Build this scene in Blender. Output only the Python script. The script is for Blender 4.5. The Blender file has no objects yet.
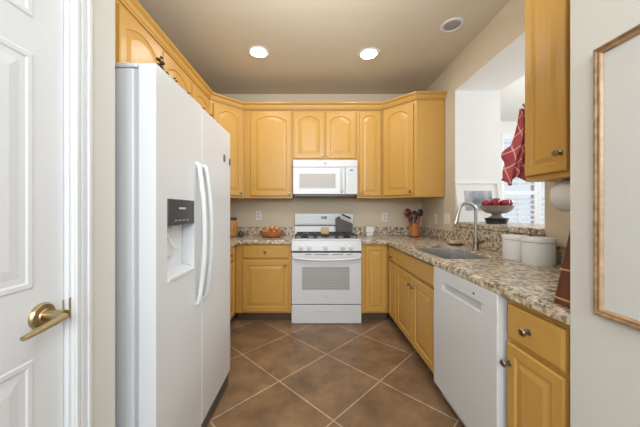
import bpy, bmesh, math, random
from mathutils import Vector, Matrix
random.seed(7)
S = bpy.context.scene
COL = S.collection
PI = math.pi

# ------------------------------------------------------------------ camera
cd = bpy.data.cameras.new('camera'); cam = bpy.data.objects.new('camera', cd); COL.objects.link(cam)
cam.location = (0, 0, 1.22); cam.rotation_euler = (PI/2, 0, 0)
cd.sensor_width = 36; cd.lens = 267/640*36
cd.shift_x = 8/640; cd.shift_y = -2.5/640
cd.clip_start = 0.02; cd.clip_end = 100
S.camera = cam
# ------------------------------------------------------------------ world, lights, exposure
W = bpy.data.worlds.new('world'); S.world = W; W.use_nodes = True
wb = W.node_tree.nodes['Background']; wb.inputs[0].default_value = (0.80, 0.91, 1.0, 1); wb.inputs[1].default_value = .55
S.view_settings.view_transform = 'Standard'; S.view_settings.look = 'None'
S.view_settings.gamma = 1; S.view_settings.exposure = 1.10; S.view_settings.use_curve_mapping = False
def area(name, loc, rot, sx, sy, power, col):
    l = bpy.data.lights.new(name, 'AREA'); l.shape = 'RECTANGLE'; l.size = sx; l.size_y = sy
    l.energy = power; l.color = col
    o = bpy.data.objects.new(name, l); COL.objects.link(o); o.location = loc; o.rotation_euler = rot
    return o
area('fill_room_behind', (0, -5, 1.6), (PI/2, 0, 0), 3.4, 2.4, 32, (.96, .98, 1))  # added frontal fill, stands in for daylight from the room behind
area('fill_key_left', (-.48, -.9, 1.9), Vector((1.3, 2.2, -.6)).to_track_quat('-Z', 'Y').to_euler(), .7, .7, 12, (.88, .95, 1))  # added fill out of view, brightens dishwasher and right cabinet fronts
area('fill_mid_room', (-.1, 1.25, 2.52), Vector((.05, 2.0, -1.5)).to_track_quat('-Z', 'Y').to_euler(), .8, .5, 3, (.90, .96, 1)).data.spread = 2.3  # added fill above the view, aimed at the lower back wall
pl_ = bpy.data.lights.new('fill_dining', 'POINT'); pl_.energy = 41; pl_.shadow_soft_size = .22; pl_.color = (.98, .99, 1)
po_ = bpy.data.objects.new('fill_dining', pl_); COL.objects.link(po_); po_.location = (3.3, 2.35, 1.85)  # added unseen point source, brightens dining room and pass-through soffit
area('fill_bounce', (0.0, 1.0, 2.05), (PI - .5, 0, 0), 1.0, .5, 8, (.92, .96, 1))  # added up-facing fill out of view, lifts the ceiling
area('fill_key', (.52, -.9, 1.95), Vector((-1.1, 2.0, -.45)).to_track_quat('-Z', 'Y').to_euler(), .7, .7, 12, (.88, .95, 1))  # added fill beside the camera for fridge front and entry door
area('fill_overhead', (.40, 1.0, 2.72), Vector((-.80, .40, -1.4)).to_track_quat('-Z', 'Y').to_euler(), .5, .9, 2, (.90, .96, 1)).data.spread = 1.75  # added fill, no fixture here; brightens fridge front from above
LAMP = 43.0

# ------------------------------------------------------------------ materials
def mat(name, col, rough=.5, metal=0, spec=.5, var=0, scale=8, stretch=(1, 1, 1), bump=0, coat=0, trans=0, emit=0):
    m = bpy.data.materials.new(name); m.use_nodes = True
    nt = m.node_tree; p = nt.nodes['Principled BSDF']
    p.inputs['Base Color'].default_value = (*col, 1)
    p.inputs['Roughness'].default_value = rough; p.inputs['Metallic'].default_value = metal
    p.inputs['Specular IOR Level'].default_value = spec
    p.inputs['Coat Weight'].default_value = coat; p.inputs['Coat Roughness'].default_value = .15
    p.inputs['Transmission Weight'].default_value = trans
    if emit:
        p.inputs['Emission Color'].default_value = (*col, 1); p.inputs['Emission Strength'].default_value = emit
    if var or bump:
        tc = nt.nodes.new('ShaderNodeTexCoord'); mp = nt.nodes.new('ShaderNodeMapping')
        mp.inputs['Scale'].default_value = stretch
        nz = nt.nodes.new('ShaderNodeTexNoise'); nz.inputs['Scale'].default_value = scale; nz.inputs['Detail'].default_value = 5
        nt.links.new(tc.outputs['Object'], mp.inputs[0]); nt.links.new(mp.outputs[0], nz.inputs['Vector'])
        if var:
            r = nt.nodes.new('ShaderNodeValToRGB')
            r.color_ramp.elements[0].position = .3; r.color_ramp.elements[1].position = .7
            r.color_ramp.elements[0].color = (*[c*(1-var) for c in col], 1)
            r.color_ramp.elements[1].color = (*[min(1, c*(1+var)) for c in col], 1)
            nt.links.new(nz.outputs['Fac'], r.inputs[0]); nt.links.new(r.outputs[0], p.inputs['Base Color'])
        if bump:
            b = nt.nodes.new('ShaderNodeBump'); b.inputs['Strength'].default_value = bump; b.inputs['Distance'].default_value = .004
            nt.links.new(nz.outputs['Fac'], b.inputs['Height']); nt.links.new(b.outputs[0], p.inputs['Normal'])
    return m

def granite_mat():
    m = bpy.data.materials.new('granite'); m.use_nodes = True
    nt = m.node_tree; N = nt.nodes; L = nt.links; p = N['Principled BSDF']
    tc = N.new('ShaderNodeTexCoord')
    n1 = N.new('ShaderNodeTexNoise'); n1.inputs['Scale'].default_value = 34; n1.inputs['Detail'].default_value = 6; n1.inputs['Roughness'].default_value = .68
    v = N.new('ShaderNodeTexVoronoi'); v.inputs['Scale'].default_value = 62
    n2 = N.new('ShaderNodeTexNoise'); n2.inputs['Scale'].default_value = 9; n2.inputs['Detail'].default_value = 3
    for t in (n1, v, n2): L.new(tc.outputs['Object'], t.inputs['Vector'])
    r1 = N.new('ShaderNodeValToRGB'); cr = r1.color_ramp
    cr.elements[0].position = .34; cr.elements[0].color = (.035, .022, .014, 1)
    cr.elements[1].position = .72; cr.elements[1].color = (.84, .76, .63, 1)
    e = cr.elements.new(.43); e.color = (.13, .085, .045, 1)
    e = cr.elements.new(.49); e.color = (.48, .35, .20, 1)
    e = cr.elements.new(.56); e.color = (.70, .58, .42, 1)
    L.new(n1.outputs['Fac'], r1.inputs[0])
    r2 = N.new('ShaderNodeValToRGB'); c2 = r2.color_ramp
    c2.elements[0].position = .2; c2.elements[0].color = (.10, .07, .05, 1)
    c2.elements[1].position = .8; c2.elements[1].color = (.74, .69, .60, 1)
    sep = N.new('ShaderNodeSeparateColor'); L.new(v.outputs['Color'], sep.inputs[0]); L.new(sep.outputs[0], r2.inputs[0])
    mx = N.new('ShaderNodeMix'); mx.data_type = 'RGBA'; mx.inputs['Factor'].default_value = .38
    L.new(r1.outputs[0], mx.inputs['A']); L.new(r2.outputs[0], mx.inputs['B'])
    L.new(mx.outputs['Result'], p.inputs['Base Color'])
    p.inputs['Roughness'].default_value = .26; p.inputs['Specular IOR Level'].default_value = .8
    return m

def floor_mat():
    m = bpy.data.materials.new('floor_tile'); m.use_nodes = True
    nt = m.node_tree; N = nt.nodes; L = nt.links; p = N['Principled BSDF']
    tc = N.new('ShaderNodeTexCoord'); mp = N.new('ShaderNodeMapping'); mp.vector_type = 'POINT'
    side = .51
    ox, oy = -.2345, 1.914
    mp.inputs['Rotation'].default_value = (0, 0, PI/4)
    c = math.cos(PI/4)
    mp.inputs['Location'].default_value = (-(c*ox - c*oy), -(c*ox + c*oy), 0)
    L.new(tc.outputs['Object'], mp.inputs[0])
    br = N.new('ShaderNodeTexBrick'); br.offset = 0; br.squash = 1
    br.inputs['Scale'].default_value = 1; br.inputs['Brick Width'].default_value = side; br.inputs['Row Height'].default_value = side
    br.inputs['Mortar Size'].default_value = .0048; br.inputs['Mortar Smooth'].default_value = .15; br.inputs['Bias'].default_value = 0
    br.inputs['Color1'].default_value = (.215, .132, .070, 1); br.inputs['Color2'].default_value = (.26, .160, .088, 1)
    br.inputs['Mortar'].default_value = (.46, .34, .24, 1)
    L.new(mp.outputs[0], br.inputs['Vector'])
    n1 = N.new('ShaderNodeTexNoise'); n1.inputs['Scale'].default_value = 4.5; n1.inputs['Detail'].default_value = 8; n1.inputs['Roughness'].default_value = .65
    L.new(tc.outputs['Object'], n1.inputs['Vector'])
    r = N.new('ShaderNodeValToRGB'); r.color_ramp.elements[0].position = .32; r.color_ramp.elements[0].color = (.62, .6, .6, 1)
    r.color_ramp.elements[1].position = .7; r.color_ramp.elements[1].color = (1.35, 1.32, 1.3, 1)
    L.new(n1.outputs['Fac'], r.inputs[0])
    mx = N.new('ShaderNodeMix'); mx.data_type = 'RGBA'; mx.blend_type = 'MULTIPLY'; mx.inputs['Factor'].default_value = 1
    L.new(br.outputs['Color'], mx.inputs['A']); L.new(r.outputs[0], mx.inputs['B'])
    L.new(mx.outputs['Result'], p.inputs['Base Color'])
    b = N.new('ShaderNodeBump'); b.inputs['Strength'].default_value = .25; b.inputs['Distance'].default_value = .003
    L.new(br.outputs['Fac'], b.inputs['Height']); b.invert = True
    L.new(b.outputs[0], p.inputs['Normal'])
    p.inputs['Roughness'].default_value = .42
    return m

def plaid_mat():
    m = bpy.data.materials.new('plaid_cloth'); m.use_nodes = True
    nt = m.node_tree; N = nt.nodes; L = nt.links; p = N['Principled BSDF']
    tc = N.new('ShaderNodeTexCoord'); br = N.new('ShaderNodeTexBrick'); br.offset = 0
    mp = N.new('ShaderNodeMapping'); mp.inputs['Rotation'].default_value = (0, 0, .5)
    L.new(tc.outputs['UV'], mp.inputs[0]); L.new(mp.outputs[0], br.inputs['Vector'])
    br.inputs['Scale'].default_value = 1; br.inputs['Brick Width'].default_value = .085; br.inputs['Row Height'].default_value = .085
    br.inputs['Mortar Size'].default_value = .004
    br.inputs['Color1'].default_value = (.40, .06, .085, 1); br.inputs['Color2'].default_value = (.46, .09, .085, 1); br.inputs['Mortar'].default_value = (.70, .42, .34, 1)
    L.new(br.outputs['Color'], p.inputs['Base Color']); p.inputs['Roughness'].default_value = .9
    return m

def art_mat():
    m = bpy.data.materials.new('landscape_print'); m.use_nodes = True
    nt = m.node_tree; N = nt.nodes; L = nt.links; p = N['Principled BSDF']
    tc = N.new('ShaderNodeTexCoord'); n = N.new('ShaderNodeTexNoise'); n.inputs['Scale'].default_value = 7; n.inputs['Detail'].default_value = 6
    L.new(tc.outputs['Object'], n.inputs['Vector'])
    r = N.new('ShaderNodeValToRGB'); cr = r.color_ramp
    cr.elements[0].position = .36; cr.elements[0].color = (.13, .15, .18, 1)
    cr.elements[1].position = .68; cr.elements[1].color = (.62, .60, .58, 1)
    e = cr.elements.new(.5); e.color = (.34, .36, .39, 1)
    L.new(n.outputs['Fac'], r.inputs[0]); L.new(r.outputs[0], p.inputs['Base Color']); p.inputs['Roughness'].default_value = .3
    return m

WALLC = (.62, .53, .40)
M = dict(
    wall=mat('wall_paint', WALLC, .85, spec=.2, var=.015, scale=3),
    entry=mat('wall_paint_cream', (.62, .60, .55), .85, spec=.2, var=.01, scale=3),
    ceil=mat('ceiling_paint', (.63, .56, .44), .9, spec=.2, var=.01, scale=2),
    white=mat('white_paint', (.80, .80, .78), .6, spec=.3),
    trim=mat('white_semigloss', (.66, .67, .69), .35),
    maple=mat('maple_wood', (.545, .305, .072), .36, spec=.4, var=.03, scale=6, stretch=(7, 7, .7)),
    maple_in=mat('maple_shadow_line', (.36, .19, .05), .5, var=.06, scale=6, stretch=(7, 7, .7)),
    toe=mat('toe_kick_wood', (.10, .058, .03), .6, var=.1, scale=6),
    app=mat('appliance_white', (.64, .65, .66), .28, spec=.5),
    appt=mat('appliance_white_textured', (.62, .63, .65), .4, bump=.15, scale=300),
    appg=mat('appliance_grey_gasket', (.42, .43, .44), .5),
    black=mat('black_plastic', (.02, .02, .022), .35),
    dkgrey=mat('charcoal_panel', (.045, .048, .05), .3),
    iron=mat('cast_iron', (.025, .025, .027), .55, bump=.2, scale=60),
    greyglass=mat('oven_window_glass', (.37, .36, .35), .12),
    mwglass=mat('microwave_window_mesh', (.43, .40, .36), .4),
    lgrey=mat('light_grey_marking', (.50, .50, .50), .4),
    steel=mat('brushed_steel', (.55, .54, .52), .28, 1, var=.05, scale=20),
    nickel=mat('brushed_nickel', (.27, .235, .19), .32, 1),
    brass=mat('polished_brass', (.46, .36, .20), .3, 1, var=.08, scale=30),
    granite=granite_mat(), floor=floor_mat(), plaid=plaid_mat(), art=art_mat(),
    terracotta=mat('terracotta', (.42, .15, .045), .5, var=.12, scale=12),
    onion=mat('onion_skin', (.58, .27, .10), .4, var=.25, scale=18, stretch=(1, 1, .3)),
    stemtan=mat('dry_stem', (.35, .22, .10), .8),
    amber=mat('amber_glaze', (.40, .19, .03), .18, var=.25, scale=12),
    darkrim=mat('dark_wood_lid', (.07, .03, .02), .4),
    ceramic=mat('white_ceramic', (.74, .74, .735), .25),
    stone=mat('grey_white_stoneware', (.28, .25, .22), .35, var=.2, scale=25),
    apple=mat('red_apple_skin', (.36, .03, .05), .25, var=.5, scale=14),
    block=mat('dark_grey_wood', (.080, .066, .056), .5, var=.2, scale=9, stretch=(5, 5, 1)),
    tanwood=mat('light_wood', (.52, .34, .16), .5, var=.1, scale=8),
    walnut=mat('dark_brown_wood', (.125, .042, .018), .4, var=.25, scale=7, stretch=(4, 4, .7)),
    inlay=mat('pale_inlay', (.55, .28, .12), .5),
    redwood=mat('dark_red_plastic', (.10, .012, .010), .35),
    pframe=mat('carved_brown_frame', (.24, .135, .065), .45, var=.45, scale=45, bump=.5),
    pframe_in=mat('bronze_frame_lip', (.38, .24, .12), .4, var=.2, scale=40),
    mat_board=mat('cream_mat_board', (.58, .57, .54), .6, coat=.3),
    paper=mat('white_paper', (.74, .73, .72), .9, bump=.2, scale=80),
    leaf=mat('dried_brown_leaf', (.055, .022, .014), .7, var=.5, scale=30),
    sponge=mat('tan_sponge', (.62, .47, .27), .95, bump=.6, scale=120),
    outlet=mat('outlet_plastic', (.76, .73, .68), .35),
    bulb=mat('lamp_diffuser', (.97, .985, 1), .5, emit=LAMP),
    lens=mat('unlit_grey_lens', (.30, .29, .27), .3),
    shutter=mat('shutter_white', (.82, .84, .86), .4),
    sign=mat('pale_ink', (.6, .6, .6), .5),
)
g = bpy.data.materials.new('window_glass'); g.use_nodes = True
p = g.node_tree.nodes['Principled BSDF']; p.inputs['Roughness'].default_value = 0; p.inputs['Transmission Weight'].default_value = 1; p.inputs['IOR'].default_value = 1.02
M['glass'] = g

# ------------------------------------------------------------------ helpers
def obj(name, bm, m, parent=None, smooth=False):
    bmesh.ops.recalc_face_normals(bm, faces=bm.faces[:])
    me = bpy.data.meshes.new(name); bm.to_mesh(me); bm.free()
    me.materials.append(M[m])
    if smooth:
        me.polygons.foreach_set('use_smooth', [True]*len(me.polygons))
        me.set_sharp_from_angle(angle=math.radians(40))
    o = bpy.data.objects.new(name, me); COL.objects.link(o)
    if parent: o.parent = parent
    return o
def tag(o, label, cat, group=None):
    o['label'] = label; o['category'] = cat
    if group: o['group'] = group
    return o
def thing(name, label, cat, loc=(0, 0, 0), rotz=0, group=None):
    o = bpy.data.objects.new(name, None); COL.objects.link(o); o.empty_display_size = .05
    o.location = loc; o.rotation_euler = (0, 0, rotz)
    return tag(o, label, cat, group)
def struct(name, bm, m, parent=None, smooth=False):
    o = obj(name, bm, m, parent, smooth)
    if parent is None: o['kind'] = 'structure'
    return o
def nb(): return bmesh.new()
def bx(bm, x0, x1, y0, y1, z0, z1, bev=0, seg=2):
    t = bmesh.new()
    bmesh.ops.create_cube(t, size=1)
    for v in t.verts:
        v.co = Vector(((x0+x1)/2 + v.co.x*(x1-x0), (y0+y1)/2 + v.co.y*(y1-y0), (z0+z1)/2 + v.co.z*(z1-z0)))
    if bev: bmesh.ops.bevel(t, geom=t.edges[:], offset=bev, segments=seg, affect='EDGES', profile=.5)
    merge(bm, t); return bm
def merge(bm, t, mtx=None):
    if mtx is not None: bmesh.ops.transform(t, matrix=mtx, verts=t.verts)
    me = bpy.data.meshes.new('tmp'); t.to_mesh(me); t.free(); bm.from_mesh(me); bpy.data.meshes.remove(me)
def box(*a, **k): return bx(nb(), *a, **k)
def lathe(bm, prof, n=28, mtx=None, cap=True):
    t = bmesh.new(); rings = []
    for r, z in prof:
        if r < 1e-6: rings.append([t.verts.new((0, 0, z))])
        else: rings.append([t.verts.new((r*math.cos(2*PI*i/n), r*math.sin(2*PI*i/n), z)) for i in range(n)])
    for a, b in zip(rings, rings[1:]):
        for i in range(n):
            j = (i+1) % n
            if len(a) == 1 and len(b) == 1: continue
            if len(a) == 1: t.faces.new((a[0], b[i], b[j]))
            elif len(b) == 1: t.faces.new((a[i], a[j], b[0]))
            else: t.faces.new((a[i], a[j], b[j], b[i]))
    if cap:
        if len(rings[0]) > 1: t.faces.new(rings[0][::-1])
        if len(rings[-1]) > 1: t.faces.new(rings[-1])
    merge(bm, t, mtx); return bm
def tube(bm, pts, r, n=10, rad=None, flat=1.0):
    pts = [Vector(q) for q in pts]; t = bmesh.new(); rings = []
    up = None
    for i, q in enumerate(pts):
        d = (pts[min(i+1, len(pts)-1)] - pts[max(i-1, 0)]).normalized()
        if up is None:
            up = Vector((0, 0, 1)) if abs(d.z) < .9 else Vector((1, 0, 0))
        s = d.cross(up).normalized(); u = s.cross(d).normalized(); up = u
        rr = rad[i] if rad else r
        rings.append([t.verts.new(q + s*rr*math.cos(2*PI*k/n) + u*rr*flat*math.sin(2*PI*k/n)) for k in range(n)])
    for a, b in zip(rings, rings[1:]):
        for i in range(n): t.faces.new((a[i], a[(i+1) % n], b[(i+1) % n], b[i]))
    t.faces.new(rings[0][::-1]); t.faces.new(rings[-1])
    merge(bm, t); return bm
def prism(bm, poly, z0, z1, bev=0):
    t = bmesh.new()
    a = [t.verts.new((x, y, z0)) for x, y in poly]; b = [t.verts.new((x, y, z1)) for x, y in poly]
    t.faces.new(a[::-1]); t.faces.new(b)
    for i in range(len(poly)):
        j = (i+1) % len(poly); t.faces.new((a[i], a[j], b[j], b[i]))
    if bev: bmesh.ops.bevel(t, geom=t.edges[:], offset=bev, segments=2, affect='EDGES')
    merge(bm, t); return bm
def ball(bm, c, r, sx=1, sy=1, sz=1, u=16, v=10, rot=None):
    t = bmesh.new(); bmesh.ops.create_uvsphere(t, u_segments=u, v_segments=v, radius=r)
    m = Matrix.Translation(c)
    if rot is not None: m = m @ rot
    merge(bm, t, m @ Matrix.Diagonal((sx, sy, sz, 1))); return bm
RXM = Matrix.Rotation(PI/2, 4, 'X')      # turns +z into -y

def panel_front(w, h, th=.02, s=.052, rise=0, x0=0, z0=0):
    """raised-panel door, back at y=0, front at y=-th"""
    N = 20; bm = nb(); loops = []
    def loop(i, y, ri):
        q = [(i, i), (w-i, i)]
        for k in range(N+1):
            u = k/N
            zz = h - i - ri*(2*u-1)**2
            q.append((w-i - u*(w-2*i), zz))
        return [bm.verts.new((x0+a, y, z0+b)) for a, b in q]
    d = min(.034, (w-2*s)*.16)
    spec = [(0, 0, 0), (0, -th+.005, 0), (.005, -th, 0), (s, -th, rise), (s+.005, -th+.008, rise), (s+.010, -th+.008, rise), (s+.010+d, -th+.001, rise*.95)]
    for a in spec: loops.append(loop(*a))
    for a, b in zip(loops, loops[1:]):
        n = len(a)
        for i in range(n):
            j = (i+1) % n; bm.faces.new((a[i], a[j], b[j], b[i]))
    bm.faces.new(loops[0][::-1]); bm.faces.new(loops[-1])
    return bm
def slab_front(w, h, th=.02, x0=0, z0=0):
    bm = nb(); loops = []
    for i, y in ((0, 0), (0, -th+.006), (.004, -th+.004), (.010, -th)):
        loops.append([bm.verts.new((x0+a, y, z0+b)) for a, b in ((i, i), (w-i, i), (w-i, h-i), (i, h-i))])
    for a, b in zip(loops, loops[1:]):
        for i in range(4):
            j = (i+1) % 4; bm.faces.new((a[i], a[j], b[j], b[i]))
    bm.faces.new(loops[0][::-1]); bm.faces.new(loops[-1]); return bm
def knob(parent, x, z, y=-.0195, r=.0145):
    bm = nb()
    lathe(bm, [(r*.85, 0), (r*.8, .003), (r*.38, .006), (r*.36, .016), (r*.95, .021), (r*1.05, .026), (r*.8, .031), (0, .032)], 16,
          Matrix.Translation((x, y, z)) @ RXM)
    return obj('knob', bm, 'nickel', parent, True)

def cabinet(name, label, loc, rotz, w, depth, zb, zt, fronts, base=False, poly=None, cat='cabinet'):
    t = thing(name, label, cat, loc, rotz)
    bm = nb()
    lo = .105 if base else zb
    if poly: prism(bm, poly, lo, zt, .001)
    else: bx(bm, 0, w, 0, depth, lo, zt, .001)
    obj('carcass', bm, 'maple', t)
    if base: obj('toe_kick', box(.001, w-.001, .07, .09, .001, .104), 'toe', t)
    for f in fronts:
        k, x0, z0, fw, fh = f[:5]; kn = f[5] if len(f) > 5 else None; rise = f[6] if len(f) > 6 else 0
        if k == 'door':
            o = obj('door', panel_front(fw, fh, s=.052 if fw > .26 else .042, rise=rise, x0=x0, z0=z0), 'maple', t)
        else:
            o = obj('drawer_front' if k == 'drawer' else 'false_front', slab_front(fw, fh, x0=x0, z0=z0), 'maple', t)
        o.location.y = -.0008
        if kn: knob(o, kn[0], kn[1])
    return t

# ------------------------------------------------------------------ setting
YB, XL, XR, H = 3.53, -1.46, 1.455, 2.765
XN, ZN = .805, .832          # near right wall
XD, ZD = -.67, .908          # near left wall
struct('floor', box(-3.2, 5.2, -4, 5.2, -.08, 0), 'floor')
struct('ceiling', box(-3.2, 1.70, -1.9, 5.2, H, H+.1), 'ceil')
struct('ceiling_dining', box(1.701, 5.2, -1.9, 5.2, H, H+.1), 'white')
struct('wall_back', box(XL-.12, 1.915, YB, YB+.12, 0, H), 'wall')
struct('wall_left', box(XL-.12, XL, ZD, YB, 0, H), 'wall')
bm = nb()
bx(bm, XR, 1.915, 2.72, YB, 0, H)            # far pier
bx(bm, XR, 1.915, ZN, 1.667, 0, H)           # near pier
bx(bm, XR, 1.915, 1.667, 2.72, 2.45, H)      # header
bx(bm, XR, 1.915, 1.667, 2.72, 0, 1.06)      # under the ledge
struct('wall_right', bm, 'wall')
# white lining of the deep pass-through
bm = nb()
bx(bm, XR+.002, 1.915, 2.714, 2.72, 1.11, 2.445)
bx(bm, XR+.002, 1.915, 1.667, 2.714, 2.444, 2.45)
bx(bm, XR+.002, 1.915, 1.667, 1.673, 1.11, 2.444)
struct('trim_1', bm, 'white')
bm = nb()
bx(bm, XN, 1.915, .70, ZN, 0, H); bx(bm, XN, XN+.12, -1.6, .70, 0, H)
struct('wall_entry_right', bm, 'entry')
bm = nb()
bx(bm, XL-.12, XD, .742, ZD, 0, H); bx(bm, -.82, XD, -.088, .742, 2.045, H); bx(bm, -.82, XD, -1.6, -.088, 0, H)
struct('wall_entry_left', bm, 'entry')
# dining room beyond
bm = nb()
YW = 4.6
bx(bm, 1.6, 2.62, YW, YW+.14, 0, H); bx(bm, 4.50, 5.0, YW, YW+.14, 0, H)
bx(bm, 2.62, 4.50, YW, YW+.14, 2.55, H); bx(bm, 2.62, 4.50, YW, YW+.14, 0, .75)
struct('wall_dining_back', bm, 'white')
struct('wall_dining_right', box(4.9, 5.0, 1.2, YW, 0, H), 'white')
struct('wall_dining_left', box(1.79, 1.915, YB+.12, YW, 0, H), 'white')
bm = nb()
bx(bm, 2.62, 4.50, YW+.05, YW+.09, 2.50, 2.55); bx(bm, 2.62, 4.50, YW+.05, YW+.09, .75, .80)
for x in (2.62, 3.21, 3.84, 4.45): bx(bm, x, x+.05, YW+.05, YW+.09, .80, 2.50)
bx(bm, 2.62, 4.5, YW+.055, YW+.085, 1.52, 1.57)
w1 = struct('window_1', bm, 'trim')
obj('pane', box(2.63, 4.49, YW+.066, YW+.072, .76, 2.54), 'glass', w1)
# plantation shutters
for i, (xa, xb) in enumerate(((2.63, 3.235), (3.24, 3.865), (3.87, 4.49))):
    t = thing('window_shutter', ['white louvered shutter panel by the picture frame, leftmost in the dining window', 'white louvered shutter panel behind the apple bowl, in the middle of the dining window',
              'white louvered shutter panel by the wall edge, rightmost in the dining window'][i], 'shutter', (xa, YW-.02, .76), 0, 'dining window shutters')
    w = xb-xa; hh = 1.78; bm = nb()
    bx(bm, 0, .055, -.014, .014, 0, hh, .003); bx(bm, w-.055, w, -.014, .014, 0, hh, .003)
    bx(bm, .055, w-.055, -.014, .014, 0, .09); bx(bm, .055, w-.055, -.014, .014, hh-.09, hh); bx(bm, .055, w-.055, -.014, .014, .74, .81)
    obj('shutter_frame', bm, 'shutter', t)
    bm = nb()
    z = .135
    while z < hh-.12:
        if not .68 < z < .86:
            tt = bmesh.new(); bmesh.ops.create_cube(tt, size=1)
            merge(bm, tt, Matrix.Translation((w/2, 0, z)) @ Matrix.Rotation(math.radians(25), 4, 'X') @ Matrix.Diagonal((w-.114, .078, .010, 1)))
        z += .0875
    obj('louvers', bm, 'shutter', t)
    bm = nb(); bx(bm, w*.42-.006, w*.42+.006, -.062, -.050, .12, .66); bx(bm, w*.42-.006, w*.42+.006, -.062, -.050, .88, hh-.14)
    obj('tilt_rod', bm, 'shutter', t)
# entry door on the left
d1 = struct('door_1', box(-.720, -.684, -.082, .7365, .008, 2.035, .002), 'trim')
def door_panel(y0, y1, z0, z1):
    bm = nb(); loops = []
    for i, x in ((0, -.6838), (.004, -.6815), (.014, -.6815), (.020, -.6845), (.026, -.6845), (.055, -.681)):
        loops.append([bm.verts.new((x, a, b)) for a, b in ((y0+i, z0+i), (y1-i, z0+i), (y1-i, z1-i), (y0+i, z1-i))])
    for a, b in zip(loops, loops[1:]):
        for i in range(4):
            j = (i+1) % 4; bm.faces.new((a[i], a[j], b[j], b[i]))
    bm.faces.new(loops[-1]); bm.faces.new(loops[0][::-1])
    return bm
for ya, yb in ((.355, .655), (-.005, .295)):
    for za, zb in ((.20, .858), (1.03, 1.605), (1.69, 1.93)):
        obj('door_panel', door_panel(ya, yb, za, zb), 'trim', d1)
hb = nb()
lathe(hb, [(.033, 0), (.033, .004), (.029, .009), (.018, .011), (.016, .014)], 32, Matrix.Translation((-.684, .675, .955)) @ Matrix.Rotation(PI/2, 4, 'Y'))
hd = obj('rosette', hb, 'brass', d1, True)
hb = nb()
lathe(hb, [(.0125, 0), (.0115, .02), (.0125, .036), (.013, .052)], 20, Matrix.Translation((-.676, .675, .957)) @ Matrix.Rotation(PI/2, 4, 'Y'))
tube(hb, [(-.621, .668, .9575), (-.620, .658, .956), (-.619, .64, .953), (-.618, .60, .949), (-.618, .571, .946)], .01, 12, [.0125, .0125, .011, .009, .0075], .72)
obj('door_lever', hb, 'brass', hd, True)
obj('latch_plate', box(-.6842, -.6835, .731, .7366, .930, .975), 'brass', d1)

bm = nb()
bx(bm, -.815, -.672, .7375, .7418, 0, 2.045)
bx(bm, -.815, -.672, -.0878, -.084, 0, 2.045)
bx(bm, -.815, -.672, -.084, .7375, 2.0365, 2.045)
for (x0, x1, y0, y1) in ((-.67, -.660, .741, .800), (-.67, -.656, .745, .757), (-.67, -.654, .783, .797), (-.67, -.657, .763, .777)):
    bx(bm, x0, x1, y0, y1, 0, 2.045 + (y1-.741), .0025)
    bx(bm, x0, x1, -.086-(y1-.741), -.086-(y0-.741), 0, 2.045 + (y1-.741), .0025)
    bx(bm, x0, x1, -.086, .741, 2.045+(y0-.741), 2.045+(y1-.741), .0025)
struct('trim_2', bm, 'trim')
obj('strike_plate', box(-.6718, -.668, .7371, .7425, .922, .980, .001), 'brass', bpy.data.objects['trim_2'])

# ------------------------------------------------------------------ base cabinets
FB, FL, FR = 2.92, -.835, .835
cabinet('base_cabinet', 'yellow maple base cabinet with one drawer and one door, left of the white range', (-.833, FB, 0), 0, .605, .60, 0, .864,
        [('drawer', .079, .706, .497, .142, (.327, .777)), ('door', .079, .125, .497, .560, (.545, .635))], True)
cabinet('base_cabinet', 'narrow yellow maple base cabinet with a single plain door, right of the white range', (.541, FB, 0), 0, .293, .60, 0, .864,
        [('door', .038, .125, .235, .712)], True)
cabinet('base_cabinet', 'slim yellow maple base cabinet with drawer in the right corner, left of the sink doors', (FR, FB-.002, 0), -PI/2, .324, .60, 0, .864,
        [('drawer', .085, .706, .225, .142, (.1975, .752)), ('door', .085, .125, .225, .560)], True)
cabinet('base_cabinet', 'wide two door yellow maple cabinet under the sink, left of the dishwasher', (FR, 2.594, 0), -PI/2, .842, .60, 0, .62,
        [('false', .015, .706, .812, .142), ('door', .015, .125, .402, .560, (.392, .615)), ('door', .425, .125, .402, .560, (.450, .605))], True)
cabinet('base_cabinet', 'yellow maple base cabinet with drawer and door, right of the dishwasher by the near wall', (FR, 1.138, 0), -PI/2, .303, .60, 0, .864,
        [('drawer', .020, .694, .254, .140, (.135, .764)), ('door', .020, .125, .254, .550, (.036, .592))], True)
cabinet('base_cabinet', 'yellow maple base cabinet with drawer over door in the left corner, beyond the fridge', (FL, 2.44, 0), PI/2, .478, .60, 0, .864,
        [('drawer', .012, .706, .385, .142, (.205, .777)), ('door', .012, .125, .385, .560, (.05, .635))], True)
# sink base front frame over the cut-down box
sb = [o for o in COL.objects if o.get('label', '').startswith('wide two door')][0]
obj('face_frame', box(0, .842, 0, .019, .621, .864), 'maple', sb)

# ------------------------------------------------------------------ upper cabinets
ZU, ZT = 1.375, 2.44
FU = 3.22
def up(label, loc, rot, w, zb, doors, depth=.306, poly=None):
    fr = []
    for x0, dw, side in doors:
        kx = x0+dw-.024 if side == 'r' else x0+.024
        fr.append(('door', x0, zb+.026, dw, ZT-.03-zb-.026, (kx, zb+.026+.035), .062 if dw > .26 else .045))
    return cabinet('wall_cabinet', label, loc, rot, w, depth, zb, ZT, fr, False, poly)
up('maple wall cabinet with one wide arched door, left of the microwave', (-.8165, FU, 0), 0, .5805, ZU, [(.0795, .486, 'r')])
up('short maple wall cabinet with two arched doors directly above the microwave', (-.233, FU, 0), 0, .770, 1.826, [(.018, .362, 'r'), (.400, .350, 'l')])
up('slim maple wall cabinet with one narrow arched door, right of the microwave', (.540, FU, 0), 0, .303, ZU, [(.028, .255, 'l')])
r2 = math.sqrt(2)
L = .30*r2
pr = [(.001, .0008), (L-.001, .0008), (.6378, .2135), (.2138, .6378), (-.2112, .2128)]
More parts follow.
